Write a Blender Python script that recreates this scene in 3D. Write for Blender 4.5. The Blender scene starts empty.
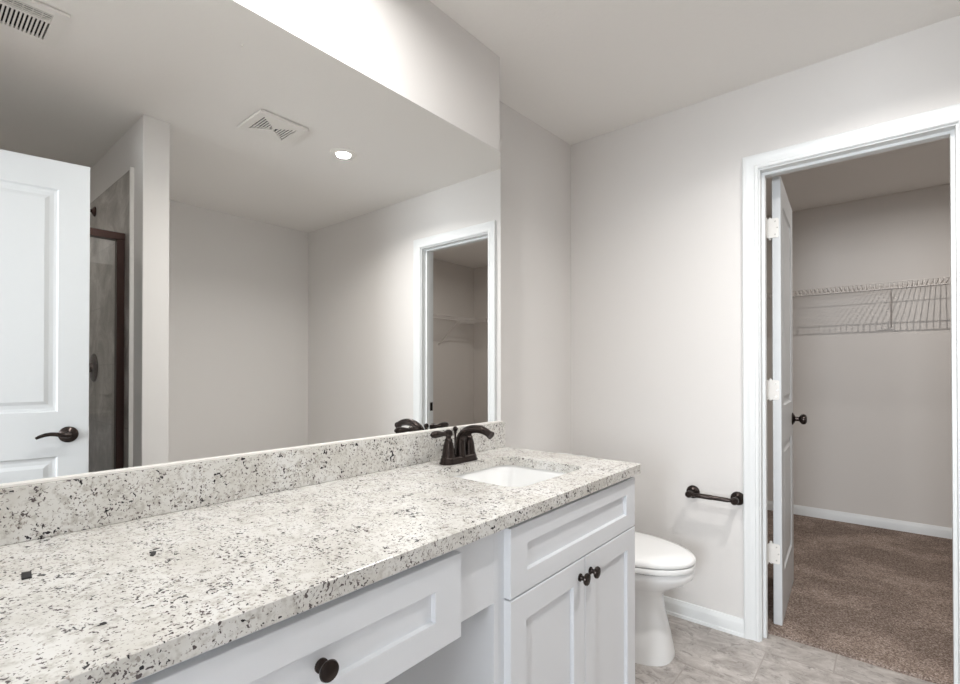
import bpy, bmesh, math, random
from math import sin, cos, pi, radians
from mathutils import Vector

random.seed(7)
S = bpy.context.scene
COL = S.collection

# ------------------------------------------------------------------ camera
CX, CZ = 1.208, 1.175
cam_d = bpy.data.cameras.new('camera')
cam_d.sensor_width = 36.0
cam_d.lens = 36.0 * 489.0 / 960.0
cam_d.shift_y = 25.6 / 960.0
cam_d.clip_start = 0.02
cam = bpy.data.objects.new('camera', cam_d)
COL.objects.link(cam)
cam.location = (CX, 0.0, CZ)
cam.rotation_euler = (radians(90.4), 0, radians(39.9))
S.camera = cam

# ------------------------------------------------------------------ world, lights, exposure
w = bpy.data.worlds.new('world')
S.world = w
w.use_nodes = True
w.node_tree.nodes['Background'].inputs[0].default_value = (0.80, 0.90, 1.0, 1)
w.node_tree.nodes['Background'].inputs[1].default_value = 1.0

def area(name, loc, rot, size, power, color, shape='DISK', size_y=None, spread=180):
    l = bpy.data.lights.new(name, 'AREA')
    l.shape = shape
    l.size = size
    if size_y: l.size_y = size_y
    l.energy = power
    l.color = color
    l.spread = radians(spread)
    o = bpy.data.objects.new(name, l)
    COL.objects.link(o)
    o.location = loc
    o.rotation_euler = rot
    return o

DOWN = (1.254, 1.667)          # recessed light of the bathroom
HC = 2.475                     # closet ceiling height
CLOS = (1.505, 3.58)            # recessed light of the closet
area('downlight_lamp', (DOWN[0], DOWN[1], 2.428), (0, 0, 0), 0.072, 9.0, (1.0, 0.965, 0.93), spread=146)
area('shower_fill_lamp', (2.45, 0.10, 2.428), (0, 0, 0), 0.072, 2.0, (1.0, 0.96, 0.92), spread=150)  # added lamp, out of view, brightens the shower tile
area('closet_lamp', (CLOS[0], CLOS[1], HC - 0.012), (0, 0, 0), 0.014, 7.5, (1.0, 0.95, 0.90), spread=170)
area('bedroom_window_daylight', (1.17, -3.57, 1.45), (radians(90), 0, 0), 1.64, 125, (0.88, 0.94, 1.0), 'RECTANGLE', 1.35)
VANL = (0.41, 0.66)            # recessed light over the middle of the vanity
area('vanity_lamp', (VANL[0], VANL[1], 2.428), (0, 0, 0), 0.072, 7.4, (1.0, 0.985, 0.97), spread=170)

S.view_settings.view_transform = 'Standard'
S.view_settings.look = 'None'
S.view_settings.gamma = 1
S.view_settings.use_curve_mapping = False
S.view_settings.exposure = 0.66
S.cycles.max_bounces = 14
S.cycles.diffuse_bounces = 8
S.cycles.glossy_bounces = 8
S.cycles.transmission_bounces = 8
S.cycles.transparent_max_bounces = 12
S.cycles.caustics_reflective = True
S.cycles.caustics_refractive = False
S.cycles.sample_clamp_indirect = 8
S.cycles.use_denoising = True
S.cycles.use_adaptive_sampling = False

# ------------------------------------------------------------------ materials
def lin(c):
    return tuple(((v / 255) / 12.92 if v / 255 <= 0.04045 else ((v / 255 + 0.055) / 1.055) ** 2.4) for v in c) + (1,)

def mat(name, color, rough=0.5, metal=0.0, spec=0.5, bump=None):
    m = bpy.data.materials.new(name)
    m.use_nodes = True
    nt = m.node_tree
    b = nt.nodes['Principled BSDF']
    b.inputs['Base Color'].default_value = color
    b.inputs['Roughness'].default_value = rough
    b.inputs['Metallic'].default_value = metal
    b.inputs['Specular IOR Level'].default_value = spec
    if bump:
        scale, strength, dist = bump
        tc = nt.nodes.new('ShaderNodeTexCoord')
        n = nt.nodes.new('ShaderNodeTexNoise')
        n.inputs['Scale'].default_value = scale
        n.inputs['Detail'].default_value = 3
        bp = nt.nodes.new('ShaderNodeBump')
        bp.inputs['Strength'].default_value = strength
        bp.inputs['Distance'].default_value = dist
        nt.links.new(tc.outputs['Object'], n.inputs['Vector'])
        nt.links.new(n.outputs['Fac'], bp.inputs['Height'])
        nt.links.new(bp.outputs['Normal'], b.inputs['Normal'])
    return m

class NT:
    def __init__(s, m): s.nt = m.node_tree; s.b = s.nt.nodes['Principled BSDF']
    def new(s, t, **kw):
        n = s.nt.nodes.new(t)
        for k, v in kw.items():
            if k in n.inputs: n.inputs[k].default_value = v
            else: setattr(n, k, v)
        return n
    def link(s, a, b): s.nt.links.new(a, b)
    def ramp(s, src, stops, interp='LINEAR'):
        r = s.nt.nodes.new('ShaderNodeValToRGB')
        r.color_ramp.interpolation = interp
        el = r.color_ramp.elements
        while len(el) < len(stops): el.new(0.5)
        for e, (p, c) in zip(el, stops):
            e.position = p
            e.color = c if len(c) == 4 else tuple(c) + (1,)
        s.link(src, r.inputs[0])
        return r.outputs[0]
    def mix(s, fac, a, b, mode='MIX'):
        n = s.nt.nodes.new('ShaderNodeMix')
        n.data_type = 'RGBA'
        n.blend_type = mode
        for sock, v in ((n.inputs[0], fac), (n.inputs[6], a), (n.inputs[7], b)):
            if hasattr(v, 'is_output'): s.link(v, sock)
            else: sock.default_value = v
        return n.outputs[2]

M = {}
M['wall'] = mat('wall_paint', lin((223, 221, 219)), 0.85, spec=0.25, bump=(130, 0.10, 0.003))
M['ceiling'] = mat('ceiling_paint', lin((235, 233, 230)), 0.9, spec=0.2, bump=(70, 0.25, 0.004))
M['closet'] = mat('closet_paint', lin((216, 212, 208)), 0.85, spec=0.25, bump=(130, 0.10, 0.003))
M['trim'] = mat('trim_gloss_white', lin((228, 231, 232)), 0.38)
M['door'] = mat('door_white', lin((206, 209, 211)), 0.4)
M['cabinet'] = mat('cabinet_white', lin((222, 225, 229)), 0.38)
M['porcelain'] = mat('porcelain', lin((240, 241, 241)), 0.08, spec=0.6)
M['seat_plastic'] = mat('seat_plastic', lin((240, 241, 241)), 0.22)
M['bronze'] = mat('oil_rubbed_bronze', lin((54, 46, 43)), 0.26, metal=0.75, spec=0.6)
M['dark_bronze'] = mat('dark_bronze', lin((66, 48, 44)), 0.32, metal=0.7)
M['metal_white'] = mat('white_enamel', lin((232, 230, 226)), 0.45)
M['shelf_wire'] = mat('shelf_wire_enamel', lin((206, 201, 197)), 0.5)
M['void'] = mat('duct_dark', lin((22, 21, 21)), 0.9)
M['steel'] = mat('brushed_steel', lin((200, 198, 194)), 0.28, metal=1.0)
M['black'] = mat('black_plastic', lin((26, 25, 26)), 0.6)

m = mat('mirror_silver', (0.955, 0.962, 0.953, 1), 0.0, metal=1.0)
M['mirror'] = m
m = mat('mirror_edge_glass', lin((196, 208, 202)), 0.15)
M['mirror_edge'] = m

# lamp lens
m = bpy.data.materials.new('lamp_lens'); m.use_nodes = True
b = m.node_tree.nodes['Principled BSDF']
b.inputs['Base Color'].default_value = (0.9, 0.9, 0.88, 1)
b.inputs['Emission Color'].default_value = (1, 0.96, 0.9, 1)
b.inputs['Emission Strength'].default_value = 30
M['lens'] = m
m = bpy.data.materials.new('frosted_shade'); m.use_nodes = True
nt = m.node_tree; b = nt.nodes['Principled BSDF']
b.inputs['Base Color'].default_value = (0.95, 0.95, 0.95, 1)
b.inputs['Roughness'].default_value = 0.6
b.inputs['Transmission Weight'].default_value = 0.0
tr = nt.nodes.new('ShaderNodeBsdfTransparent'); mx = nt.nodes.new('ShaderNodeMixShader'); mx.inputs[0].default_value = 0.6
nt.links.new(tr.outputs[0], mx.inputs[1]); nt.links.new(b.outputs[0], mx.inputs[2])
nt.links.new(mx.outputs[0], nt.nodes['Material Output'].inputs[0])
M['shade'] = m

# thin clear glass: fresnel mix of clear and mirror reflection
m = bpy.data.materials.new('shower_glass'); m.use_nodes = True
nt = m.node_tree; nt.nodes.remove(nt.nodes['Principled BSDF'])
tr = nt.nodes.new('ShaderNodeBsdfTransparent'); tr.inputs[0].default_value = (0.95, 0.96, 0.955, 1)
gl = nt.nodes.new('ShaderNodeBsdfGlossy'); gl.inputs['Roughness'].default_value = 0.0
fr = nt.nodes.new('ShaderNodeFresnel'); fr.inputs[0].default_value = 1.5
mt = nt.nodes.new('ShaderNodeMath'); mt.operation = 'MULTIPLY'; mt.inputs[1].default_value = 2.4; mt.use_clamp = True
mx = nt.nodes.new('ShaderNodeMixShader')
nt.links.new(fr.outputs[0], mt.inputs[0]); nt.links.new(mt.outputs[0], mx.inputs[0])
nt.links.new(tr.outputs[0], mx.inputs[1]); nt.links.new(gl.outputs[0], mx.inputs[2])
nt.links.new(mx.outputs[0], nt.nodes['Material Output'].inputs[0])
M['glass'] = m

# granite
def granite():
    m = mat('white_granite', (0.8, 0.8, 0.8, 1), 0.22, spec=0.5)
    n = NT(m)
    tc = n.new('ShaderNodeTexCoord')
    P = tc.outputs['Object']
    big = n.new('ShaderNodeTexNoise', Scale=9.0, Detail=4.0, Roughness=0.6); n.link(P, big.inputs['Vector'])
    base = n.ramp(big.outputs['Fac'], [(0.30, lin((200, 198, 192))), (0.5, lin((213, 212, 208))), (0.7, lin((220, 220, 218)))])
    med = n.new('ShaderNodeTexNoise', Scale=75.0, Detail=3.0, Roughness=0.6); n.link(P, med.inputs['Vector'])
    mf = n.ramp(med.outputs['Fac'], [(0.50, (0, 0, 0)), (0.68, (1, 1, 1))])
    c1 = n.mix(mf, base, lin((184, 181, 175)))
    def specks(scale, detail, clump, amt, lo, hi, off):
        mp = n.new('ShaderNodeMapping'); n.link(P, mp.inputs[0]); mp.inputs['Location'].default_value = (off, off * 2, off * 3)
        a = n.new('ShaderNodeTexNoise', Scale=scale, Detail=detail, Roughness=0.55, Distortion=0.4); n.link(mp.outputs[0], a.inputs['Vector'])
        c = n.new('ShaderNodeTexNoise', Scale=clump, Detail=3.0, Roughness=0.6); n.link(mp.outputs[0], c.inputs['Vector'])
        k = n.new('ShaderNodeMath', operation='MULTIPLY_ADD'); n.link(c.outputs['Fac'], k.inputs[0]); k.inputs[1].default_value = amt; n.link(a.outputs['Fac'], k.inputs[2])
        return n.ramp(k.outputs[0], [(lo + amt * 0.5, (0, 0, 0)), (hi + amt * 0.5, (1, 1, 1))]), c.outputs['Color']
    f, v = specks(210.0, 2.0, 40.0, 0.35, 0.60, 0.68, 3.1)
    c2 = n.mix(f, c1, lin((156, 150, 144)))
    f, v = specks(175.0, 2.0, 26.0, 0.45, 0.622, 0.660, 7.7)
    c3 = n.mix(f, c2, lin((88, 80, 80)))
    f, v = specks(125.0, 2.0, 17.0, 0.55, 0.672, 0.695, 1.9)
    c4 = n.mix(f, c3, lin((46, 43, 46)))
    n.link(c4, n.b.inputs['Base Color'])
    return m
M['granite'] = granite()

# floor tile (travertine-look)
def floor_tile():
    m = mat('travertine_floor_tile', (0.6, 0.6, 0.6, 1), 0.38, spec=0.4)
    n = NT(m)
    tc = n.new('ShaderNodeTexCoord'); P = tc.outputs['Object']
    mp = n.new('ShaderNodeMapping'); n.link(P, mp.inputs[0]); mp.inputs['Location'].default_value = (-0.809, -2.345, 0)
    br = n.new('ShaderNodeTexBrick', Scale=1.0)
    br.offset = 0.5
    br.inputs['Brick Width'].default_value = 0.457
    br.inputs['Row Height'].default_value = 0.31
    br.inputs['Mortar Size'].default_value = 0.0028
    br.inputs['Mortar Smooth'].default_value = 0.3
    br.inputs['Color1'].default_value = (0.42, 0.42, 0.42, 1); br.inputs['Color2'].default_value = (0.58, 0.58, 0.58, 1)
    br.inputs['Mortar'].default_value = (0.5, 0.5, 0.5, 1)
    n.link(mp.outputs[0], br.inputs['Vector'])
    jit = n.new('ShaderNodeVectorMath', operation='MULTIPLY_ADD')
    n.link(br.outputs['Color'], jit.inputs[0]); jit.inputs[1].default_value = (9, 7, 5); n.link(P, jit.inputs[2])
    st = n.new('ShaderNodeMapping'); n.link(jit.outputs[0], st.inputs[0]); st.inputs['Scale'].default_value = (1.0, 1.25, 1); st.inputs['Rotation'].default_value = (0, 0, 0.5)
    a = n.new('ShaderNodeTexNoise', Scale=10.0, Detail=9.0, Roughness=0.74, Distortion=0.7); n.link(st.outputs[0], a.inputs['Vector'])
    c = n.ramp(a.outputs['Fac'], [(0.32, lin((138, 132, 128))), (0.45, lin((166, 160, 156))), (0.58, lin((187, 182, 178))), (0.72, lin((212, 208, 205)))])
    a2 = n.new('ShaderNodeTexNoise', Scale=24.0, Detail=5.0, Roughness=0.7, Distortion=0.6); n.link(st.outputs[0], a2.inputs['Vector'])
    v = n.ramp(a2.outputs['Fac'], [(0.36, (1, 1, 1)), (0.46, (0, 0, 0))])
    vm = n.new('ShaderNodeMath', operation='MULTIPLY'); n.link(v, vm.inputs[0]); vm.inputs[1].default_value = 0.7
    c = n.mix(vm.outputs[0], c, lin((122, 117, 113)))
    c = n.mix(br.outputs['Fac'], c, lin((160, 153, 148)))
    n.link(c, n.b.inputs['Base Color'])
    bp = n.new('ShaderNodeBump', Strength=0.25, Distance=0.002); bp.invert = True
    n.link(br.outputs['Fac'], bp.inputs['Height']); n.link(bp.outputs[0], n.b.inputs['Normal'])
    return m
M['floor_tile'] = floor_tile()

def carpet():
    m = mat('taupe_carpet', lin((128, 108, 98)), 1.0, spec=0.05)
    n = NT(m)
    tc = n.new('ShaderNodeTexCoord'); P = tc.outputs['Object']
    a = n.new('ShaderNodeTexNoise', Scale=150.0, Detail=4.0, Roughness=0.8); n.link(P, a.inputs['Vector'])
    b2 = n.new('ShaderNodeTexNoise', Scale=3.0, Detail=4.0, Roughness=0.6); n.link(P, b2.inputs['Vector'])
    c = n.ramp(a.outputs['Fac'], [(0.36, lin((94, 80, 72))), (0.5, lin((144, 128, 118))), (0.64, lin((196, 182, 172)))])
    nap = n.ramp(b2.outputs['Fac'], [(0.46, (0.84, 0.83, 0.83)), (0.62, (1.22, 1.22, 1.22))])
    c = n.mix(1.0, c, nap, 'MULTIPLY')
    n.link(c, n.b.inputs['Base Color'])
    bp = n.new('ShaderNodeBump', Strength=0.8, Distance=0.008)
    n.link(a.outputs['Fac'], bp.inputs['Height']); n.link(bp.outputs[0], n.b.inputs['Normal'])
    return m
M['carpet'] = carpet()

def shower_tile():
    m = mat('grey_shower_tile', (0.3, 0.3, 0.3, 1), 0.35)
    n = NT(m)
    tc = n.new('ShaderNodeTexCoord'); P = tc.outputs['Object']
    a = n.new('ShaderNodeTexNoise', Scale=5.0, Detail=8.0, Roughness=0.7, Distortion=0.8); n.link(P, a.inputs['Vector'])
    c = n.ramp(a.outputs['Fac'], [(0.3, lin((128, 124, 119))), (0.5, lin((166, 162, 157))), (0.7, lin((206, 203, 199)))])
    sp = n.new('ShaderNodeSeparateXYZ'); n.link(P, sp.inputs[0])
    def line(sock, period, off):
        ad = n.new('ShaderNodeMath', operation='ADD'); n.link(sock, ad.inputs[0]); ad.inputs[1].default_value = off
        md = n.new('ShaderNodeMath', operation='PINGPONG'); n.link(ad.outputs[0], md.inputs[0]); md.inputs[1].default_value = period / 2
        lt = n.new('ShaderNodeMath', operation='LESS_THAN'); n.link(md.outputs[0], lt.inputs[0]); lt.inputs[1].default_value = 0.0018
        return lt.outputs[0]
    l1 = line(sp.outputs['Z'], 0.33, 0.11)
    hx = n.new('ShaderNodeMath', operation='ADD'); n.link(sp.outputs['X'], hx.inputs[0]); n.link(sp.outputs['Y'], hx.inputs[1])
    l2 = line(hx.outputs[0], 0.66, 0.1)
    mxx = n.new('ShaderNodeMath', operation='MAXIMUM'); n.link(l1, mxx.inputs[0]); n.link(l2, mxx.inputs[1])
    c = n.mix(mxx.outputs[0], c, lin((150, 146, 142)))
    n.link(c, n.b.inputs['Base Color'])
    return m
M['shower_tile'] = shower_tile()

# ------------------------------------------------------------------ mesh helpers
class MB:
    def __init__(s): s.v = []; s.f = []
    def add(s, vs, fs):
        o = len(s.v)
        s.v += [tuple(p) for p in vs]
        s.f += [tuple(i + o for i in f) for f in fs]
        return s
    def box(s, x0, x1, y0, y1, z0, z1):
        return s.add([(x0, y0, z0), (x1, y0, z0), (x1, y1, z0), (x0, y1, z0), (x0, y0, z1), (x1, y0, z1), (x1, y1, z1), (x0, y1, z1)],
                     [(0, 3, 2, 1), (4, 5, 6, 7), (0, 1, 5, 4), (1, 2, 6, 5), (2, 3, 7, 6), (3, 0, 4, 7)])
    def prism(s, poly, z0, z1):
        n = len(poly)
        return s.add([(x, y, z0) for x, y in poly] + [(x, y, z1) for x, y in poly],
                     [tuple(range(n))[::-1], tuple(range(n, 2 * n))] + [(i, (i + 1) % n, n + (i + 1) % n, n + i) for i in range(n)])
    def loft(s, rings, cap0=True, cap1=True):
        n = len(rings[0])
        vs = [p for r in rings for p in r]
        fs = []
        for k in range(len(rings) - 1):
            for i in range(n):
                j = (i + 1) % n
                fs.append((k * n + i, k * n + j, (k + 1) * n + j, (k + 1) * n + i))
        if cap0: fs.append(tuple(range(n))[::-1])
        if cap1: fs.append(tuple(range((len(rings) - 1) * n, len(rings) * n)))
        return s.add(vs, fs)
    def frame_of(s, d):
        d = Vector(d).normalized()
        a = Vector((0, 0, 1)) if abs(d.z) < 0.9 else Vector((1, 0, 0))
        u = d.cross(a).normalized()
        return u, d.cross(u).normalized(), d
    def lathe(s, prof, origin, axis=(0, 0, 1), n=28, cap0=True, cap1=True, sx=1.0, sy=1.0):
        u, v, d = s.frame_of(axis)
        o = Vector(origin)
        rings = [[o + d * h + u * (r * sx * cos(2 * pi * i / n)) + v * (r * sy * sin(2 * pi * i / n)) for i in range(n)] for r, h in prof]
        return s.loft(rings, cap0, cap1)
    def tube(s, path, r, n=14, caps=True):
        P = [Vector(p) for p in path]
        R = r if isinstance(r, (list, tuple)) else [r] * len(P)
        T = []
        for i in range(len(P)):
            a = P[max(0, i - 1)]; b = P[min(len(P) - 1, i + 1)]
            T.append((b - a).normalized())
        u, v, _ = s.frame_of(T[0])
        rings = []
        for i, p in enumerate(P):
            t = T[i]
            u = (u - t * u.dot(t)).normalized()
            v = t.cross(u)
            rings.append([p + u * (R[i] * cos(2 * pi * k / n)) + v * (R[i] * sin(2 * pi * k / n)) for k in range(n)])
        return s.loft(rings, caps, caps)
    def build(s, name, m, parent=None, smooth=35, bevel=0.0, seg=2):
        org = Vector((0, 0, 0))
        p = parent
        while p is not None:
            org += p.location
            p = p.parent
        bm = bmesh.new()
        bv = [bm.verts.new(Vector(p) - org) for p in s.v]
        for f in s.f:
            try: bm.faces.new([bv[i] for i in f])
            except ValueError: pass
        bmesh.ops.remove_doubles(bm, verts=bm.verts[:], dist=1e-5)
        bmesh.ops.recalc_face_normals(bm, faces=bm.faces[:])
        if bevel:
            ed = [e for e in bm.edges if len(e.link_faces) == 2 and e.calc_face_angle(0) > 0.6]
            bmesh.ops.bevel(bm, geom=ed, offset=bevel, segments=seg, profile=0.5, affect='EDGES')
        me = bpy.data.meshes.new(name)
        bm.to_mesh(me); bm.free()
        if smooth:
            me.polygons.foreach_set('use_smooth', [True] * len(me.polygons))
            me.set_sharp_from_angle(angle=radians(smooth))
        me.materials.append(m)
        o = bpy.data.objects.new(name, me)
        COL.objects.link(o)
        if parent is not None: o.parent = parent
        return o

def tag(o, label, cat, group=None, kind=None):
    if label: o['label'] = label
    if cat: o['category'] = cat
    if group: o['group'] = group
    if kind: o['kind'] = kind
    return o

def thing(name, label, cat, loc, group=None, kind=None):
    o = bpy.data.objects.new(name, None)
    o.empty_display_size = 0.05
    COL.objects.link(o)
    o.location = loc
    return tag(o, label, cat, group, kind)

def struct(name, mb, m, label=None, cat=None, parent=None, bevel=0.0, smooth=0):
    o = mb.build(name, m, parent, smooth=smooth, bevel=bevel)
    if parent is None: tag(o, label, cat, kind='structure')
    return o

def arc(cx, cy, r, a0, a1, n):
    return [(cx + r * cos(a0 + (a1 - a0) * i / n), cy + r * sin(a0 + (a1 - a0) * i / n)) for i in range(n + 1)]

def rrect(x0, x1, y0, y1, r, n=6):
    return (arc(x1 - r, y1 - r, r, 0, pi / 2, n) + arc(x0 + r, y1 - r, r, pi / 2, pi, n)
            + arc(x0 + r, y0 + r, r, pi, 1.5 * pi, n) + arc(x1 - r, y0 + r, r, 1.5 * pi, 2 * pi, n))

def slab(mb, O, U, D, wid, hei, t, panels, prof, both=True, ch=0.002):
    """A leaf: u across, z up, d outwards; panels are sunk (or raised) after the steps of prof = [(inset, depth) ...]."""
    O = Vector(O); U = Vector(U).normalized(); D = Vector(D).normalized(); Z = Vector((0, 0, 1))
    for side in ((0, 1) if both else (0,)):
        def P(u, v, d):
            dd = d if side == 0 else -t - d
            return O + U * u + Z * v + D * dd
        us = sorted({ch, wid - ch} | {p[0] for p in panels} | {p[1] for p in panels})
        vs = sorted({ch, hei - ch} | {p[2] for p in panels} | {p[3] for p in panels})
        for i in range(len(us) - 1):
            for j in range(len(vs) - 1):
                mu, mv = (us[i] + us[i + 1]) / 2, (vs[j] + vs[j + 1]) / 2
                if any(p[0] < mu < p[1] and p[2] < mv < p[3] for p in panels): continue
                mb.add([P(us[i], vs[j], 0), P(us[i + 1], vs[j], 0), P(us[i + 1], vs[j + 1], 0), P(us[i], vs[j + 1], 0)], [(0, 1, 2, 3)])
        for (u0, u1, v0, v1) in panels:
            last = (0.0, 0.0)
            for ins, dep in prof:
                a, b = last
                q0 = [(u0 + a, v0 + a), (u1 - a, v0 + a), (u1 - a, v1 - a), (u0 + a, v1 - a)]
                q1 = [(u0 + ins, v0 + ins), (u1 - ins, v0 + ins), (u1 - ins, v1 - ins), (u0 + ins, v1 - ins)]
                mb.add([P(x, y, b) for x, y in q0] + [P(x, y, dep) for x, y in q1],
                       [(k, (k + 1) % 4, 4 + (k + 1) % 4, 4 + k) for k in range(4)])
                last = (ins, dep)
            a, b = last
            mb.add([P(u0 + a, v0 + a, b), P(u1 - a, v0 + a, b), P(u1 - a, v1 - a, b), P(u0 + a, v1 - a, b)], [(0, 1, 2, 3)])
        # chamfer ring
        q0 = [(ch, ch), (wid - ch, ch), (wid - ch, hei - ch), (ch, hei - ch)]
        q1 = [(0, 0), (wid, 0), (wid, hei), (0, hei)]
        mb.add([P(x, y, 0) for x, y in q0] + [P(x, y, -ch) for x, y in q1], [(k, (k + 1) % 4, 4 + (k + 1) % 4, 4 + k) for k in range(4)])
    q = [(0, 0), (wid, 0), (wid, hei), (0, hei)]
    b = -t + (ch if both else 0)
    mb.add([O + U * x + Z * y + D * (-ch) for x, y in q] + [O + U * x + Z * y + D * b for x, y in q],
           [(k, (k + 1) % 4, 4 + (k + 1) % 4, 4 + k) for k in range(4)])
    if not both:
        mb.add([O + U * x + Z * y + D * b for x, y in q], [(0, 1, 2, 3)])
    return mb

def sweep_line(mb, prof, p0, p1, nrm):
    """prof: (out from wall, height) extruded from p0 to p1."""
    N = Vector(nrm)
    r = [[Vector(p) + N * d + Vector((0, 0, h)) for d, h in prof] for p in (p0, p1)]
    return mb.loft(r)

def casing(mb, x0, x1, zt, yf, sgn, prof, z0=0.0, m0=True):
    """prof (outwards from the opening, projection); runs up, over and down an opening in a wall y = yf."""
    rings = []
    for k in range(4):
        ring = []
        for sft, d in prof:
            x = (x0 - sft) if k in (0, 1) else (x1 + sft)
            z = z0 if k in (0, 3) else zt + sft
            ring.append((x, yf + sgn * d, z))
        rings.append(ring)
    return mb.loft(rings)

# ------------------------------------------------------------------ dimensions
H = 2.44
XW = 0.010                     # vanity wall face
MX = 0.032
YF, YC = 2.42, 2.535           # far wall faces
W = 2.895                      # right wall
YB = -0.25                     # back wall face
VE = 1.556                     # end of the vanity wall
ZC = 0.872                     # counter top
CB = 4.69                      # closet back wall
OX0, OX1, OZ = 0.779, 1.395, 2.052    # closet door opening (jamb faces)

# ------------------------------------------------------------------ structure
struct('floor', MB().box(-0.30, W + 0.12, YB - 0.12, 2.515, -0.12, 0.0), M['floor_tile'], 'beige grey travertine look tile floor of the bathroom', 'floor')
struct('carpet_floor', MB().box(-0.30, W + 0.12, 2.515, CB + 0.12, -0.12, 0.016), M['carpet'], 'taupe pile carpet covering the closet floor', 'floor')
struct('ceiling', MB().box(-0.32, W + 0.12, YB - 0.12, YF + 0.01, H, H + 0.12), M['ceiling'], 'smooth pale grey bathroom ceiling', 'ceiling')
struct('closet_ceiling', MB().box(-0.30, W + 0.12, YC - 0.01, CB + 0.12, HC, HC + 0.12), M['ceiling'], 'closet ceiling seen through the doorway', 'ceiling')
struct('wall_left', MB().box(-0.32, XW, YB, VE, 0, H), M['wall'], 'light wall carrying the long mirror', 'wall', bevel=0.001)
struct('wall_alcove', MB().prism([(-0.32, VE), (-0.197, VE), (-0.153, YF), (-0.153, YF + 0.02), (-0.32, YF + 0.02)], 0, H), M['wall'], 'set back grey wall behind the toilet beyond the mirror', 'wall')
mb = MB()
mb.box(-0.32, OX0 - 0.018, YF, YC, 0, HC).box(OX1 + 0.018, W + 0.12, YF, YC, 0, HC).box(OX0 - 0.018, OX1 + 0.018, YF, YC, OZ + 0.018, HC)
struct('wall_far', mb, M['wall'], 'light grey end wall with the closet doorway', 'wall')
struct('wall_right', MB().box(W, W + 0.12, YB - 0.12, YF, 0, H), M['wall'], 'plain beige wall opposite the vanity seen in the mirror', 'wall')
struct('partition_wall', MB().box(1.60 + MX, W, 0.776, 0.892, 0, H), M['wall'], 'wall stub beside the shower seen in the mirror', 'wall', bevel=0.003)
mb = MB()
mb.box(-0.32, 0.775, YB - 0.115, YB, 0, H).box(1.607, W, YB - 0.115, YB, 0, H).box(0.775, 1.607, YB - 0.115, YB, 2.07, H)
struct('wall_back', mb, M['wall'], 'wall with the bathroom entry doorway', 'wall')
struct('wall_closet_back', MB().box(-0.30, W + 0.12, CB, CB + 0.12, 0, HC), M['closet'], 'taupe back wall of the closet behind the wire shelf', 'wall')
struct('wall_closet_right', MB().box(2.85, W + 0.12, YC, CB, 0, HC), M['closet'], 'right side wall of the closet seen in the mirror', 'wall')
struct('wall_closet_left', MB().box(-0.30, -0.16, YC, CB, 0, HC), M['closet'], 'left side wall of the closet', 'wall')
# closet side face of the far wall is painted the closet colour
# bedroom beyond the entry door, lit by its window
BX0, BX1, BY0 = -0.8, 3.2, -3.6
mb = MB().box(BX0, BX1, BY0, YB - 0.115, -0.12, 0.004)
struct('bedroom_floor', mb, M['carpet'], 'carpeted bedroom floor beyond the entry door', 'floor')
struct('bedroom_ceiling', MB().box(BX0, BX1, BY0, YB - 0.12, H, H + 0.1), M['ceiling'], 'bedroom ceiling beyond the entry door', 'ceiling')
mb = MB()
mb.box(BX0 - 0.1, BX0, BY0, YB - 0.115, 0, H).box(BX1, BX1 + 0.1, BY0, YB - 0.115, 0, H)
mb.box(BX0, 0.30, BY0 - 0.1, BY0, 0, H).box(2.04, BX1, BY0 - 0.1, BY0, 0, H)
mb.box(0.30, 2.04, BY0 - 0.1, BY0, 0, 0.74).box(0.30, 2.04, BY0 - 0.1, BY0, 2.16, H)
mb.box(BX0, -0.32, YB - 0.115, YB, 0, H).box(W, BX1, YB - 0.115, YB, 0, H)
struct('bedroom_wall', mb, M['wall'], 'bedroom walls beyond the entry door', 'wall')

# shower tile skins
mb = MB().box(1.750 + MX, W - 0.012, 0.764, 0.776, 0, 2.205)
struct('tile_wall', mb, M['shower_tile'], 'grey stone look tile on the shower side of the wall stub', 'wall')
mb = MB().box(W - 0.012, W, YB, 0.776, 0, 2.205)
struct('tile_wall', mb, M['shower_tile'], 'grey stone look tile across the back of the shower', 'wall')
struct('trim_1', MB().box(1.736 + MX, 1.750 + MX, 0.759, 0.776, 0, 2.212), M['metal_white'], 'thin metal strip edging the shower tile', 'trim')
struct('shower_curb_trim', MB().box(1.81 + MX, 1.915 + MX, YB, 0.764, 0, 0.09), M['shower_tile'], 'tiled kerb under the shower glass', 'trim', bevel=0.004)

# baseboards
bp = [(0, 0), (0.014, 0), (0.014, 0.052), (0.012, 0.059), (0.007, 0.067), (0.005, 0.074), (0, 0.076)]
shoe = [(0, 0), (0.020, 0), (0.020, 0.006), (0.018, 0.013), (0.014, 0.016), (0, 0.016)]
def baseboard(name, p0, p1, n, label, sh=True):
    mb = MB(); sweep_line(mb, bp, p0, p1, n)
    o = struct(name, mb, M['trim'], label, 'baseboard', smooth=30)
    if sh:
        mb = MB(); sweep_line(mb, shoe, p0, p1, n); mb.build('shoe_moulding', M['trim'], o, smooth=30)
baseboard('baseboard_far', (-0.153, YF, 0), (0.7135, YF, 0), (0, -1, 0), 'white baseboard behind the toilet up to the closet casing')
baseboard('baseboard_far', (1.4635, YF, 0), (W, YF, 0), (0, -1, 0), 'white baseboard right of the closet casing')
baseboard('baseboard_right', (W, 0.892, 0), (W, YF - 0.028, 0), (-1, 0, 0), 'white baseboard on the wall opposite the vanity')
baseboard('baseboard_stub', (1.60 + MX, 0.892, 0), (W - 0.028, 0.892, 0), (0, 1, 0), 'white baseboard on the back of the wall stub')
baseboard('baseboard_closet_back', (-0.16, CB, 0.014), (2.85, CB, 0.014), (0, -1, 0), 'white baseboard along the closet back wall', False)
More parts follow.
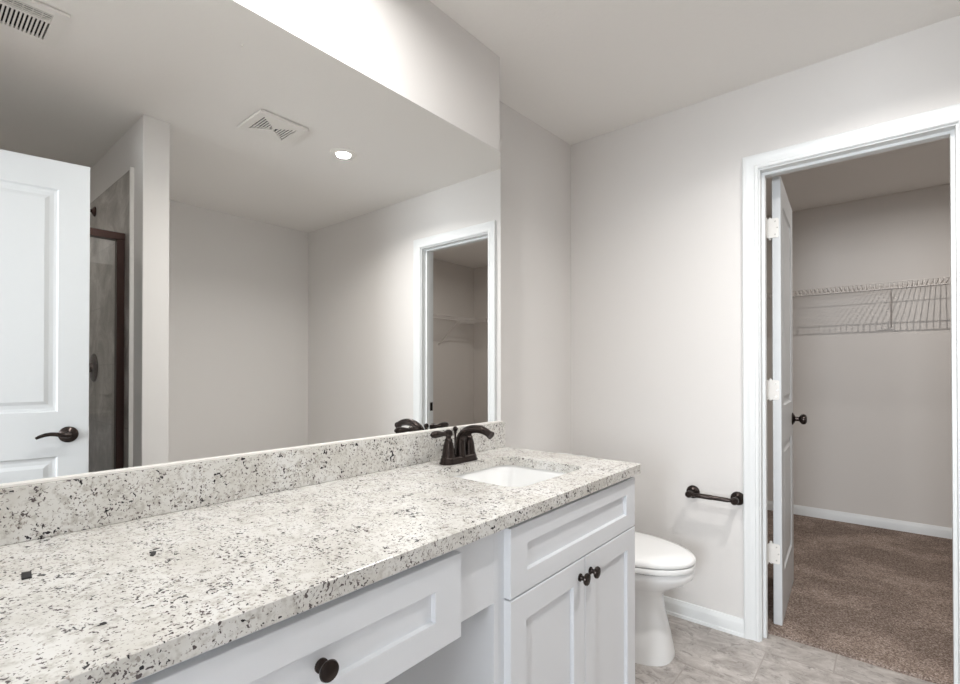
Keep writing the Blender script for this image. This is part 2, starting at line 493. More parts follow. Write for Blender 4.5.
baseboard('baseboard_closet_right', (2.85, YC, 0.014), (2.85, CB - 0.016, 0.014), (-1, 0, 0), 'white baseboard along the closet right wall', False)
baseboard('baseboard_closet_left', (-0.16, YC, 0.014), (-0.16, CB - 0.016, 0.014), (1, 0, 0), 'white baseboard along the closet left wall', False)

# door casings and jambs
cp = [(0, 0), (0, 0.009), (0.004, 0.013), (0.013, 0.014), (0.017, 0.011), (0.030, 0.012), (0.042, 0.015), (0.050, 0.019), (0.058, 0.019), (0.062, 0.016), (0.062, 0)]
rv = 0.006
mb = MB(); casing(mb, OX0 - rv + 0.002, OX1 + rv, OZ + rv, YF, -1, cp)
struct('trim_2', mb, M['trim'], 'white moulded casing around the closet doorway', 'door casing', smooth=28)
mb = MB(); casing(mb, OX0 - rv, OX1 + rv, OZ + rv, YC, 1, cp, 0.016)
struct('trim_3', mb, M['trim'], 'white casing on the closet side of the doorway', 'door casing', smooth=28)
mb = MB(); casing(mb, OX0, OX1, OZ, YC, -1, [(0, 0), (0, YC - YF), (0.018, YC - YF), (0.018, 0)])
jamb = struct('trim_4', mb, M['trim'], 'white jamb lining the closet doorway', 'door jamb')
mb = MB(); casing(mb, OX0 + 0.011, OX1 - 0.011, OZ - 0.011, YC - 0.040, -1, [(0, 0), (0, 0.032), (0.011, 0.032), (0.011, 0)])
mb.build('stop_moulding', M['trim'], jamb, smooth=0)
mb = MB().box(OX1 - 0.0025, OX1 + 0.001, YC - 0.034, YC - 0.004, 0.885, 0.945)
o = mb.build('strike_plate', M['bronze'], jamb, smooth=0); o['label'] = 'dark bronze strike plate'
mb = MB(); casing(mb, 0.795, 1.587, 2.052, YB, 1, cp)
struct('trim_5', mb, M['trim'], 'white casing around the bathroom entry doorway', 'door casing', smooth=28)
mb = MB(); casing(mb, 0.793, 1.589, 2.052, YB, -1, [(0, 0), (0, 0.115), (0.018, 0.115), (0.018, 0)])
struct('trim_6', mb, M['trim'], 'white jamb lining the bathroom entry doorway', 'door jamb')

# window of the bedroom
win = thing('window_1', 'bedroom window beyond the entry door', 'window', (1.17, BY0, 0.74), kind='structure')
mb = MB()
mb.box(0.30, 0.35, BY0 - 0.09, BY0 - 0.03, 0.74, 2.16).box(1.99, 2.04, BY0 - 0.09, BY0 - 0.03, 0.74, 2.16)
mb.box(0.35, 1.99, BY0 - 0.09, BY0 - 0.03, 2.11, 2.16).box(0.30, 2.04, BY0 - 0.09, BY0 + 0.03, 0.72, 0.79).box(0.35, 1.99, BY0 - 0.085, BY0 - 0.035, 1.41, 1.46)
mb.build('window_frame', M['trim'], win, smooth=0)

# ------------------------------------------------------------------ panel doors
raised = [(0.006, -0.007), (0.016, -0.009), (0.030, -0.008), (0.044, -0.002), (0.050, -0.002)]
def panel_door(name, label, hinge, direction, out, wid, hei, z0, lever):
    U = Vector(direction).normalized(); D = Vector(out).normalized()
    d = thing(name, label, 'door', (hinge[0], hinge[1], z0), kind='structure')
    st = 0.100
    pans = [(st, wid - st, 0.22, 0.812), (st, wid - st, 0.995, hei - 0.118)]
    slab(MB(), (hinge[0], hinge[1], z0), U, D, wid, hei, 0.035, pans, raised).build('door_leaf', M['door'], d, smooth=0)
    return d, U, D

def door_set(d, base, D, U, kind):
    """rose plus lever or knob, on the face whose outward normal is D; lever points along -U."""
    b = Vector(base); D = Vector(D)
    h = MB().lathe([(0.033, 0), (0.033, 0.003), (0.030, 0.006), (0.024, 0.009), (0.020, 0.012), (0.012, 0.016), (0.0105, 0.034 if kind == 'knob' else 0.046)], b, D, 36).build('door_handle', M['bronze'], d)
    if kind == 'lever':
        c = b + D * 0.046
        L = -Vector(U)
        path = [c - L * 0.012, c, c + L * 0.018 + Vector((0, 0, 0.003)), c + L * 0.036 + Vector((0, 0, 0.007)), c + L * 0.053 + Vector((0, 0, 0.009)), c + L * 0.070 + Vector((0, 0, 0.007)), c + L * 0.087 + Vector((0, 0, 0.001)), c + L * 0.098 + Vector((0, 0, -0.005))]
        MB().tube(path, [0.007, 0.0125, 0.010, 0.0085, 0.008, 0.0075, 0.0068, 0.005], 14).build('lever', M['bronze'], h)
    else:
        MB().lathe([(0.010, 0.030), (0.016, 0.034), (0.025, 0.042), (0.028, 0.052), (0.025, 0.062), (0.015, 0.067)], b, D, 30).build('knob', M['bronze'], h)
    return h

# closet door: opened a little past square into the closet
h0 = (0.8320, 2.592)
dv = Vector((-0.0325, 0.60, 0)).normalized()
out = Vector((dv.y, -dv.x, 0))
cd, U, D = panel_door('door_1', 'white two panel closet door standing open into the closet', h0, dv, out, 0.605, 2.052, 0.017, 'knob')
P0 = Vector((h0[0], h0[1], 0.0))
door_set(cd, P0 + U * 0.545 + Vector((0, 0, 0.915)), D, U, 'knob')
for zz in (1.833, 1.088, 0.338):
    e0 = P0 - D * 0.034
    mb = MB()
    q = [e0 - U * 0.0022, e0 + D * 0.026 - U * 0.0022]
    # leaf plate on the hinge edge of the door
    zc = zz
    pl = []
    for px, pz in rrect(-0.021, 0.026, -0.045, 0.045, 0.008, 4):
        pl.append((px, pz))
    r0 = [e0 + D * (px) - U * 0.0025 + Vector((0, 0, zc + pz)) for px, pz in pl]
    r1 = [e0 + D * (px) + U * 0.0005 + Vector((0, 0, zc + pz)) for px, pz in pl]
    mb.loft([r0, r1])
    hg = mb.build('hinge', M['metal_white'], cd, smooth=30)
    MB().box(OX0 - 0.0005, OX0 + 0.0022, YC - 0.034, 2.575, zc - 0.045, zc + 0.045).build('jamb_plate', M['metal_white'], hg, smooth=0)
    MB().lathe([(0.004, -0.052), (0.0065, -0.048), (0.0065, 0.048), (0.004, 0.052)], (0.787, 2.600, zc), (0, 0, 1), 14).build('barrel', M['metal_white'], hg)
    mb = MB()
    for a, bz in ((0.012, 0.030), (0.020, 0.0), (0.012, -0.030)):
        mb.lathe([(0.0035, 0.0), (0.0025, 0.0012)], e0 + D * a - U * 0.0025 + Vector((0, 0, zc + bz)), -U, 10)
    mb.build('screw_heads', M['steel'], hg)

# entry door: swung open beside the camera, seen only in the mirror
fe = Vector((1.394 + MX, 0.5275, 0)); hd = Vector((0.2030, -0.979, 0)).normalized()
hinge = fe + hd * 0.762
out = Vector((-0.979, -0.203, 0)).normalized()
ed, U, D = panel_door('door_2', 'white two panel entry door standing open, seen in the mirror', hinge, -hd, out, 0.762, 2.03, 0.012, 'lever')
hb = hinge + U * (0.762 - 0.066) + Vector((0, 0, 0.912))
h = door_set(ed, hb, D, U, 'lever')
h = door_set(ed, hb - D * 0.035, -D, U, 'lever')
e = fe - D * 0.0175
MB().add([e + U * 0.0015 + D * a + Vector((0, 0, z)) for a, z in ((-0.012, 0.884), (0.012, 0.884), (0.012, 0.94), (-0.012, 0.94))] +
         [e - U * 0.0005 + D * a + Vector((0, 0, z)) for a, z in ((-0.012, 0.884), (0.012, 0.884), (0.012, 0.94), (-0.012, 0.94))],
         [(0, 1, 2, 3), (4, 5, 6, 7), (0, 1, 5, 4), (1, 2, 6, 5), (2, 3, 7, 6), (3, 0, 4, 7)]).build('latch_plate', M['steel'], ed, smooth=0)

# ------------------------------------------------------------------ mirror
mz0, mz1, my0 = 0.972, 2.056, YB + 0.004
mir = thing('wall_mirror', 'long frameless mirror on the wall above the granite backsplash', 'mirror', (0.0, 0.65, mz0))
MB().add([(0.016, my0, mz0), (0.016, VE - 0.0015, mz0), (0.016, VE - 0.0015, mz1), (0.016, my0, mz1)], [(0, 1, 2, 3)]).build('mirror_glass', M['mirror'], mir, smooth=0)
mb = MB()
q = [(my0, mz0), (VE - 0.0015, mz0), (VE - 0.0015, mz1), (my0, mz1)]
mb.add([(0.016, y, z) for y, z in q] + [(XW, y, z) for y, z in q], [(k, (k + 1) % 4, 4 + (k + 1) % 4, 4 + k) for k in range(4)] + [(4, 5, 6, 7)])
mb.build('mirror_edge', M['mirror_edge'], mir, smooth=0)
MB().box(0.0165, 0.027, my0, VE - 0.002, mz0 - 0.0004, mz0 + 0.004).build('bottom_channel', M['metal_white'], mir, smooth=0)

# ------------------------------------------------------------------ counter, backsplash, sink
CE = 1.569; CFX = 0.585; CT = 0.030
hole = rrect(0.151, 0.475, 1.028, 1.405, 0.050, 7)
def counter_mesh():
    bm = bmesh.new()
    def ring(pts, z): return [bm.verts.new((x, y, z)) for x, y in pts]
    c = 0.001
    o1 = ring(rrect(XW + 0.0005 + c, CFX - c, YB + c, CE - c, 0.006, 3), ZC)
    i1 = ring(hole, ZC)
    def loop_edges(r): return [bm.edges.new((r[k], r[(k + 1) % len(r)])) for k in range(len(r))]
    bmesh.ops.triangle_fill(bm, edges=loop_edges(o1) + loop_edges(i1), use_beauty=True)
    def side(a, b):
        for k in range(len(a)):
            j = (k + 1) % len(a)
            bm.faces.new((a[k], a[j], b[j], b[k]))
    o2 = ring(rrect(XW + 0.0005, CFX, YB, CE, 0.006, 3), ZC - c)
    o3 = ring(rrect(XW + 0.0005, CFX, YB, CE, 0.006, 3), ZC - CT)
    side(o1, o2); side(o2, o3)
    i2 = ring(hole, ZC - CT)
    side(i1, i2)
    eds = [e for e in bm.edges if all(v in set(o3) | set(i2) for v in e.verts) and len(e.link_faces) == 1]
    bmesh.ops.triangle_fill(bm, edges=eds, use_beauty=True)
    bmesh.ops.recalc_face_normals(bm, faces=bm.faces[:])
    me = bpy.data.meshes.new('granite_countertop'); bm.to_mesh(me); bm.free()
    me.materials.append(M['granite'])
    o = bpy.data.objects.new('granite_countertop', me); COL.objects.link(o)
    return o
tag(counter_mesh(), 'long speckled white granite countertop over the white vanity cabinets', 'countertop')
o = MB().box(XW + 0.0005, 0.0305, YB + 0.001, VE + 0.012, ZC + 0.0003, 0.971).build('granite_backsplash', M['granite'], None, smooth=0, bevel=0.0015)
tag(o, 'low speckled granite backsplash strip under the mirror', 'backsplash')

sink = thing('undermount_sink', 'white rectangular porcelain sink set under the granite cutout', 'sink', (0.33, 1.22, 0.69))
def off(dx, z): 
    return [(x, y, z) for x, y in rrect(0.151 - dx, 0.475 + dx, 1.028 - dx, 1.405 + dx, max(0.02, 0.050 + dx), 7)]
rings = [off(0.030, 0.8415), off(0.006, 0.8415), off(0.003, 0.8350), off(-0.004, 0.7870), off(-0.012, 0.7420), off(-0.028, 0.7190), off(-0.060, 0.7090), off(-0.10, 0.7060)]
outer = [off(0.030, 0.8290), off(0.016, 0.8250), off(0.012, 0.7870), off(0.002, 0.7270), off(-0.03, 0.6990), off(-0.10, 0.6930)]
MB().loft(outer[::-1] + rings, True, True).build('basin', M['porcelain'], sink, smooth=50)
MB().lathe([(0.0, 0.0), (0.030, 0.0), (0.032, 0.002), (0.030, 0.004), (0.022, 0.004), (0.020, 0.002), (0.0, 0.003)], (0.324, 1.195, 0.706), n=28, cap0=False, cap1=False).build('drain', M['bronze'], sink)

# ------------------------------------------------------------------ faucet
FX, FY = 0.103, 1.212
fa = thing('faucet', 'dark bronze two handle arched faucet on the granite behind the sink', 'faucet', (FX, FY, ZC))
def stad(hw, hl, z, n=10):
    r = hw
    return [(FX + x, FY + y, z) for x, y in (arc(0, hl - r, r, 0, pi, n) + arc(0, -(hl - r), r, pi, 2 * pi, n))]
MB().loft([stad(0.029, 0.082, ZC + 0.0005), stad(0.029, 0.082, ZC + 0.004), stad(0.026, 0.079, ZC + 0.008), stad(0.0245, 0.0775, ZC + 0.016), stad(0.022, 0.075, ZC + 0.021), stad(0.019, 0.072, ZC + 0.023)]).build('base_plate', M['bronze'], fa, smooth=40)
for sg in (-1, 1):
    hy = FY + sg * 0.051
    hb = MB().lathe([(0.0225, 0.020), (0.0225, 0.025), (0.0205, 0.030), (0.0195, 0.045), (0.0165, 0.062), (0.0125, 0.074), (0.0135, 0.077), (0.0125, 0.080), (0.009, 0.083), (0.009, 0.088), (0.0125, 0.092), (0.0145, 0.099), (0.0125, 0.107), (0.006, 0.111)], (FX, hy, ZC), n=28).build('handle', M['bronze'], fa)
    z = ZC + 0.099
    MB().tube([(FX, hy + sg * 0.008, z), (FX, hy + sg * 0.020, z), (FX, hy + sg * 0.032, z + 0.001), (FX, hy + sg * 0.046, z + 0.002), (FX, hy + sg * 0.061, z + 0.002), (FX, hy + sg * 0.072, z + 0.002), (FX, hy + sg * 0.078, z + 0.002)],
              [0.007, 0.0065, 0.0085, 0.0105, 0.0115, 0.0095, 0.005], 16).build('lever', M['bronze'], hb)
pts = []
c0 = Vector((FX + 0.080, FY, ZC + 0.066)); R_ = 0.049
pts.append((FX + 0.008, FY, ZC + 0.018)); pts.append((FX + 0.006, FY, ZC + 0.042))
for k in range(0, 15):
    a = pi - k * radians(132) / 14
    pts.append((c0.x + 0.074 * cos(a), FY, c0.z + R_ * sin(a)))
rad = [0.0185, 0.0172] + [0.0162 - 0.0045 * k / 14 for k in range(15)]
last = pts[-1]; d_ = (Vector(pts[-1]) - Vector(pts[-2])).normalized()
pts.append(tuple(Vector(last) + d_ * 0.004)); rad.append(0.0130)
pts.append(tuple(Vector(last) + d_ * 0.010)); rad.append(0.0135)
MB().tube(pts, rad, 20).build('spout', M['bronze'], fa)
MB().lathe([(0.0035, 0.015), (0.0035, 0.092), (0.006, 0.094), (0.0045, 0.099), (0.008, 0.103), (0.009, 0.109), (0.006, 0.115), (0.002, 0.117)], (FX - 0.017, FY, ZC), n=16).build('lift_rod', M['bronze'], fa)

# ------------------------------------------------------------------ cabinets
FP = 0.551     # face frame plane
DF = 0.570     # door front plane
shak = [(0.0008, -0.0005), (0.0015, -0.009), (0.002, -0.010)]
def knob(parent, y, z, x=DF, r=0.0165):
    return MB().lathe([(0.0105, 0.0), (0.0105, 0.003), (0.0075, 0.005), (0.006, 0.010), (0.0075, 0.014), (r * 0.93, 0.018), (r, 0.021), (r * 0.92, 0.0245), (r * 0.5, 0.0265), (0.001, 0.027)], (x, y, z), (1, 0, 0), 26).build('knob', M['bronze'], parent)
def front(name, parent, y0, y1, z0, z1, fw, fwz=None):
    fwz = fwz or fw
    mb = MB(); slab(mb, (DF, y0, z0), (0, 1, 0), (1, 0, 0), y1 - y0, z1 - z0, 0.019, [(fw, y1 - y0 - fw, fwz, z1 - z0 - fwz)], shak, both=False, ch=0.0012)
    return mb.build(name, M['cabinet'], parent, smooth=0)

sc = thing('sink_cabinet', 'white sink base cabinet with two doors and bronze knobs under the counter end', 'cabinet', (0.27, 1.22, 0.0))
mb = MB()
ca, cb_ = 0.832, 1.554
mb.box(XW + 0.002, FP - 0.019, ca, ca + 0.016, 0.0, ZC - 0.0305).box(XW + 0.002, FP - 0.019, cb_ - 0.016, cb_, 0.0, ZC - 0.0305)
mb.box(XW + 0.002, XW + 0.012, ca + 0.016, cb_ - 0.016, 0.10, ZC - 0.0305).box(XW + 0.012, FP - 0.019, ca + 0.016, cb_ - 0.016, 0.10, 0.116)
mb.box(FP - 0.10, FP - 0.085, ca + 0.016, cb_ - 0.016, 0.0, 0.10)
mb.build('body', M['cabinet'], sc, smooth=0)
mb = MB()
mb.box(FP - 0.019, FP, ca, ca + 0.04, 0.0, ZC - 0.0305).box(FP - 0.019, FP, cb_ - 0.04, cb_, 0.0, ZC - 0.0305)
mb.box(FP - 0.019, FP, ca + 0.04, cb_ - 0.04, 0.808, ZC - 0.0305).box(FP - 0.019, FP, ca + 0.04, cb_ - 0.04, 0.650, 0.690).box(FP - 0.019, FP, ca + 0.04, cb_ - 0.04, 0.10, 0.135)
mb.build('face_frame', M['cabinet'], sc, smooth=0)
front('false_drawer', sc, 0.868, 1.5515, 0.6725, 0.828, 0.065, 0.046)
dl = front('door', sc, 0.868, 1.2083, 0.105, 0.6685, 0.060)
dr = front('door', sc, 1.2113, 1.5515, 0.105, 0.6685, 0.060)
knob(dl, 1.2083 - 0.028, 0.622); knob(dr, 1.2113 + 0.028, 0.622)

kd = thing('knee_apron', 'white shaker drawer with one bronze knob hung over the knee space', 'vanity apron', (0.50, 0.385, 0.64))
mb = MB().box(FP - 0.019, FP, YB + 0.002, ca - 0.0005, 0.674, ZC - 0.0305)
mb.build('apron_rail', M['cabinet'], kd, smooth=0)
mb = MB().box(0.10, FP - 0.019, 0.10, 0.11, 0.687, 0.808).box(0.10, FP - 0.019, 0.66, 0.67, 0.687, 0.808).box(0.10, FP - 0.019, 0.11, 0.66, 0.687, 0.695).box(0.10, 0.11, 0.11, 0.66, 0.695, 0.808)
mb.build('drawer_box', M['cabinet'], kd, smooth=0)
df = front('drawer_front', kd, 0.100, 0.707, 0.660, 0.823, 0.070, 0.053)
knob(df, 0.401, 0.7455, r=0.0155)

# ------------------------------------------------------------------ toilet
TY = 2.035
to = thing('toilet', 'white elongated toilet with closed lid beside the vanity cabinet', 'toilet', (0.25, TY, 0.0))
def egg(xb, xf, hw, z, n=44, split=0.45, pb=2.6, pf=2.0, ty=TY):
    xc = xb + (xf - xb) * split
    out = []
    for i in range(n):
        a = 2 * pi * i / n
        c, s_ = cos(a), sin(a)
        p = pf if c >= 0 else pb
        rx = (xf - xc) if c >= 0 else (xc - xb)
        out.append((xc + rx * math.copysign(abs(c) ** (2 / p), c), ty + hw * math.copysign(abs(s_) ** (2 / p), s_), z))
    return out
rings = [egg(-0.02, 0.5280, 0.132, 0.0, pf=2.9), egg(-0.02, 0.5270, 0.131, 0.02, pf=2.9), egg(-0.02, 0.5130, 0.122, 0.10, pf=2.7), egg(-0.02, 0.4910, 0.114, 0.19, pf=2.5), egg(-0.03, 0.4860, 0.114, 0.245, pf=2.4),
         egg(-0.04, 0.4960, 0.124, 0.270, pf=2.3), egg(-0.05, 0.5320, 0.148, 0.292, pf=2.1), egg(-0.06, 0.5780, 0.170, 0.320), egg(-0.06, 0.6050, 0.182, 0.344), egg(-0.06, 0.6100, 0.185, 0.359), egg(-0.06, 0.6070, 0.183, 0.370), egg(-0.055, 0.5960, 0.176, 0.376)]
MB().loft(rings).build('bowl', M['porcelain'], to, smooth=60)
sr = [egg(0.11, 0.575, 0.150, 0.381, pb=3), egg(0.072, 0.611, 0.1845, 0.381, pb=3), egg(0.072, 0.613, 0.1855, 0.385, pb=3), egg(0.072, 0.613, 0.1855, 0.399, pb=3), egg(0.074, 0.611, 0.184, 0.402, pb=3), egg(0.11, 0.575, 0.150, 0.402, pb=3)]
MB().loft(sr).build('seat', M['seat_plastic'], to, smooth=50)
sr = [egg(0.10, 0.575, 0.150, 0.4065, pb=3), egg(0.052, 0.613, 0.1855, 0.4065, pb=3), egg(0.052, 0.615, 0.1865, 0.410, pb=3), egg(0.052, 0.615, 0.1865, 0.420, pb=3), egg(0.057, 0.608, 0.181, 0.4270, pb=3), egg(0.075, 0.583, 0.162, 0.432, pb=3), egg(0.12, 0.514, 0.115, 0.435, pb=3), egg(0.20, 0.414, 0.06, 0.4365, pb=3)]
MB().loft(sr).build('lid', M['seat_plastic'], to, smooth=50)
MB().loft([egg(0.095, 0.594, 0.168, 0.401, pb=3), egg(0.095, 0.594, 0.168, 0.408, pb=3)]).loft([egg(0.095, 0.590, 0.168, 0.374, pb=3), egg(0.095, 0.590, 0.168, 0.382, pb=3)]).build('seat_gap_shade', M['black'], to, smooth=50)  # black rings stand in for the shade under the lid and seat
def tank(x0, x1, hw, z): return [(x, y, z) for x, y in rrect(x0, x1, TY - hw, TY + hw, 0.03, 5)]
MB().loft([tank(-0.13, 0.045, 0.19, 0.385), tank(-0.135, 0.052, 0.20, 0.42), tank(-0.14, 0.060, 0.215, 0.715)]).build('tank', M['porcelain'], to, smooth=50)
MB().loft([tank(-0.145, 0.068, 0.222, 0.717), tank(-0.147, 0.070, 0.224, 0.735), tank(-0.14, 0.060, 0.215, 0.745)]).build('tank_lid', M['porcelain'], to, smooth=40)
fl = MB().lathe([(0.012, 0), (0.012, 0.006), (0.007, 0.010), (0.007, 0.02)], (0.058, TY - 0.15, 0.66), (1, 0, 0), 16).tube([(0.074, TY - 0.155, 0.66), (0.078, TY - 0.11, 0.657), (0.078, TY - 0.08, 0.652)], [0.006, 0.006, 0.005], 10).build('flush_lever', M['steel'], to)
for sg in (-1, 1):
    MB().lathe([(0.014, 0), (0.014, 0.010), (0.010, 0.018), (0.0, 0.020)], (0.20, TY + sg * 0.150, 0.0), n=18, cap1=False).build('bolt_cap', M['seat_plastic'], to)

# ------------------------------------------------------------------ paper holder on the far wall
ph = thing('toilet_paper_holder', 'empty dark bronze paper holder on the far wall left of the closet casing', 'paper holder', (0.594, YF, 0.606))
hz = 0.606
for hx in (0.497, 0.688):
    MB().lathe([(0.030, 0.0005), (0.030, 0.006), (0.027, 0.011), (0.022, 0.013), (0.0145, 0.018), (0.012, 0.028), (0.012, 0.050), (0.0155, 0.054), (0.0155, 0.074), (0.012, 0.079)], (hx, YF, hz), (0, -1, 0), 28).build('post', M['bronze'], ph)
MB().tube([(0.505, YF - 0.064, hz), (0.525, YF - 0.064, hz), (0.528, YF - 0.064, hz), (0.594, YF - 0.064, hz), (0.596, YF - 0.064, hz), (0.660, YF - 0.064, hz), (0.663, YF - 0.064, hz), (0.682, YF - 0.064, hz)],
          [0.0085, 0.0085, 0.0112, 0.0112, 0.0098, 0.0098, 0.0085, 0.0085], 18).build('roller', M['bronze'], ph)

# ------------------------------------------------------------------ ceiling fittings
dlo = thing('downlight', 'round recessed downlight glowing in the bathroom ceiling beside the fan grille', 'ceiling light', (DOWN[0], DOWN[1], H))
MB().lathe([(0.075, -0.0005), (0.075, -0.003), (0.070, -0.005), (0.042, -0.007), (0.040, -0.0015)], (DOWN[0], DOWN[1], H), n=40, cap0=False, cap1=False).build('trim_ring', M['metal_white'], dlo)
MB().lathe([(0.040, -0.0015), (0.038, -0.009), (0.030, -0.0105), (0.0, -0.011)], (DOWN[0], DOWN[1], H), n=40, cap0=False, cap1=False).build('lens', M['lens'], dlo)
dlo = thing('downlight', 'round recessed light in the closet ceiling', 'ceiling light', (CLOS[0], CLOS[1], HC))
MB().lathe([(0.034, -0.0005), (0.034, -0.003), (0.030, -0.005), (0.020, -0.007), (0.018, -0.0015)], (CLOS[0], CLOS[1], HC), n=40, cap0=False, cap1=False).build('trim_ring', M['metal_white'], dlo)
MB().lathe([(0.018, -0.0015), (0.0, -0.0015)], (CLOS[0], CLOS[1], HC), n=40, cap0=False, cap1=False).build('lens', M['lens'], dlo)

dlo = thing('downlight', 'added round recessed light over the shower, brightening the tile', 'ceiling light', (2.45, 0.10, H))  # fitting made up to go with the added shower lamp
MB().lathe([(0.075, -0.0005), (0.075, -0.003), (0.070, -0.005), (0.042, -0.007), (0.040, -0.0015)], (2.45, 0.10, H), n=40, cap0=False, cap1=False).build('trim_ring', M['metal_white'], dlo)
MB().lathe([(0.040, -0.0015), (0.0, -0.0015)], (2.45, 0.10, H), n=40, cap0=False, cap1=False).build('lens', M['lens'], dlo)

dlo = thing('downlight', 'round recessed light in the ceiling over the vanity counter', 'ceiling light', (VANL[0], VANL[1], H))
MB().lathe([(0.075, -0.0005), (0.075, -0.003), (0.070, -0.005), (0.042, -0.007), (0.040, -0.0015)], (VANL[0], VANL[1], H), n=40, cap0=False, cap1=False).build('trim_ring', M['metal_white'], dlo)
MB().lathe([(0.040, -0.0015), (0.0, -0.0015)], (VANL[0], VANL[1], H), n=40, cap0=False, cap1=False).build('lens', M['lens'], dlo)

# exhaust fan grille: two wedges of slots meeting at the middle
fx, fy, fh = 1.260, 1.247, 0.125
eg = thing('exhaust_fan_grille', 'square white exhaust fan grille in the ceiling beside the downlight', 'fan grille', (fx, fy, H))
MB().box(fx - 0.10, fx + 0.10, fy - 0.10, fy + 0.10, H - 0.003, H - 0.0005).build('fan_opening', M['void'], eg, smooth=0)
mb = MB()
z0, z1 = H - 0.016, H - 0.004
mb.box(fx - fh, fx + fh, fy - fh, fy - 0.092, z0, z1).box(fx - fh, fx + fh, fy + 0.092, fy + fh, z0, z1)
for sg in (-1, 1):
    # cover plate between the wedges (x sides)
    pts = [(fx + sg * 0.012, fy - 0.006), (fx + sg * 0.012, fy + 0.006), (fx + sg * 0.088, fy + 0.092), (fx + sg * fh, fy + 0.092), (fx + sg * fh, fy - 0.092), (fx + sg * 0.088, fy - 0.092)]
    mb.prism(pts, z0, z1)
mb.box(fx - 0.012, fx + 0.012, fy - 0.006, fy + 0.006, z0, z1)
mb.build('grille_frame', M['metal_white'], eg, smooth=0)
for sg in (-1, 1):
    mb = MB()
    for k in range(6):
        yy = 0.020 + k * 0.0135
        hw_ = 0.012 + (yy - 0.006) * (0.076 / 0.086) + 0.004
        mb.box(fx - hw_, fx + hw_, fy + sg * (yy + 0.0035) - 0.0035, fy + sg * (yy + 0.0035) + 0.0030, z0 + 0.001, z0 + 0.004)
    mb.build('grille_slats', M['metal_white'], eg, smooth=0)

# supply register near the left edge of the mirror view
rx0, rx1, ry0, ry1 = 1.047, 1.307, 0.02, 0.392
ar = thing('air_register', 'white slotted supply air register in the ceiling at the upper left', 'air vent', ((rx0 + rx1) / 2, (ry0 + ry1) / 2, H))
MB().box(rx0 + 0.02, rx1 - 0.02, ry0 + 0.02, ry1 - 0.02, H - 0.003, H - 0.0005).build('duct_opening', M['void'], ar, smooth=0)
mb = MB()
z0, z1 = H - 0.012, H - 0.003
bx0, bx1, by0, by1 = rx0 + 0.032, rx1 - 0.036, ry0 + 0.035, ry1 - 0.040
mb.box(rx0, bx0, ry0, ry1, z0, z1).box(bx1, rx1, ry0, ry1, z0, z1).box(bx0, bx1, ry0, by0, z0, z1).box(bx0, bx1, by1, ry1, z0, z1)
xm = bx0 + 0.052
mb.box(xm, xm + 0.012, by0, by1, z0, z1)
mb.build('register_frame', M['metal_white'], ar, smooth=0)
mb = MB()
p = 0.0112
k = 0
while by0 + 0.004 + k * p + 0.006 < by1:
    y = by0 + 0.006 + k * p
    mb.box(xm + 0.012, bx1, y, y + 0.0058, z0 + 0.0005, z0 + 0.004)
    k += 1
mb.build('slats', M['metal_white'], ar, smooth=0)
mb = MB()
for k in range(4):
    x = bx0 + 0.006 + k * 0.0125
    mb.box(x, x + 0.0045, by0, by1, z0 + 0.0005, z0 + 0.003)
for k in range(12):
    y = by0 + 0.02 + k * 0.025
    mb.box(bx0, xm, y, y + 0.0025, z0 + 0.003, z0 + 0.006)
mb.build('cross_slats', M['metal_white'], ar, smooth=0)

hk = MB().lathe([(0.006, 0), (0.005, -0.003), (0.002, -0.004), (0.002, -0.008), (0.003, -0.010), (0.0, -0.011)], (0.741, 0.856, H), n=14, cap1=False).build('ceiling_hook', M['metal_white'])
tag(hk, 'tiny white screw hook in the ceiling above the vanity', 'hook')

# ------------------------------------------------------------------ shower
sd = thing('shower_enclosure', 'bronze framed glass shower screen seen in the mirror behind the entry door', 'shower screen', (1.892, 0.27, 0.09))
gx = 1.860 + MX
for ya, yb in ((0.730, 0.7635), (YB + 0.001, YB + 0.033)):
    MB().box(gx - 0.020, gx + 0.020, ya, yb, 0.0905, 1.880).build('post', M['dark_bronze'], sd, smooth=0, bevel=0.002)
MB().box(gx - 0.024, gx + 0.024, YB + 0.001, 0.7635, 1.852, 1.890).build('header_rail', M['dark_bronze'], sd, smooth=0, bevel=0.002)
MB().box(gx - 0.016, gx + 0.016, YB + 0.033, 0.730, 0.0905, 0.115).build('bottom_rail', M['dark_bronze'], sd, smooth=0, bevel=0.002)
MB().add([(gx, YB + 0.033, 0.115), (gx, 0.730, 0.115), (gx, 0.730, 1.852), (gx, YB + 0.033, 1.852)], [(0, 1, 2, 3)]).build('glass_pane', M['glass'], sd, smooth=0)

sh = thing('wall_shower', 'dark shower arm and head high on the grey tiled wall', 'shower head', (2.47, 0.764, 2.13))
MB().lathe([(0.030, 0.0005), (0.029, 0.006), (0.016, 0.014), (0.010, 0.018)], (2.47, 0.764, 2.13), (0, -1, 0), 24).build('flange', M['dark_bronze'], sh)
MB().tube([(2.47, 0.752, 2.13), (2.47, 0.70, 2.135), (2.47, 0.64, 2.12), (2.47, 0.60, 2.085)], 0.0095, 14).build('arm', M['dark_bronze'], sh)
MB().lathe([(0.014, 0), (0.020, 0.02), (0.045, 0.045), (0.050, 0.055), (0.046, 0.060)], (2.47, 0.603, 2.088), (0, -0.65, -0.76), 26).build('spray_head', M['dark_bronze'], sh)
sv = thing('shower_valve', 'round dark shower valve plate on the grey tile below the shower head', 'shower valve', (2.47, 0.764, 1.195))
MB().lathe([(0.085, 0.0005), (0.085, 0.004), (0.078, 0.009), (0.03, 0.013), (0.026, 0.04), (0.022, 0.05)], (2.47, 0.764, 1.195), (0, -1, 0), 36).build('valve_plate', M['dark_bronze'], sv)
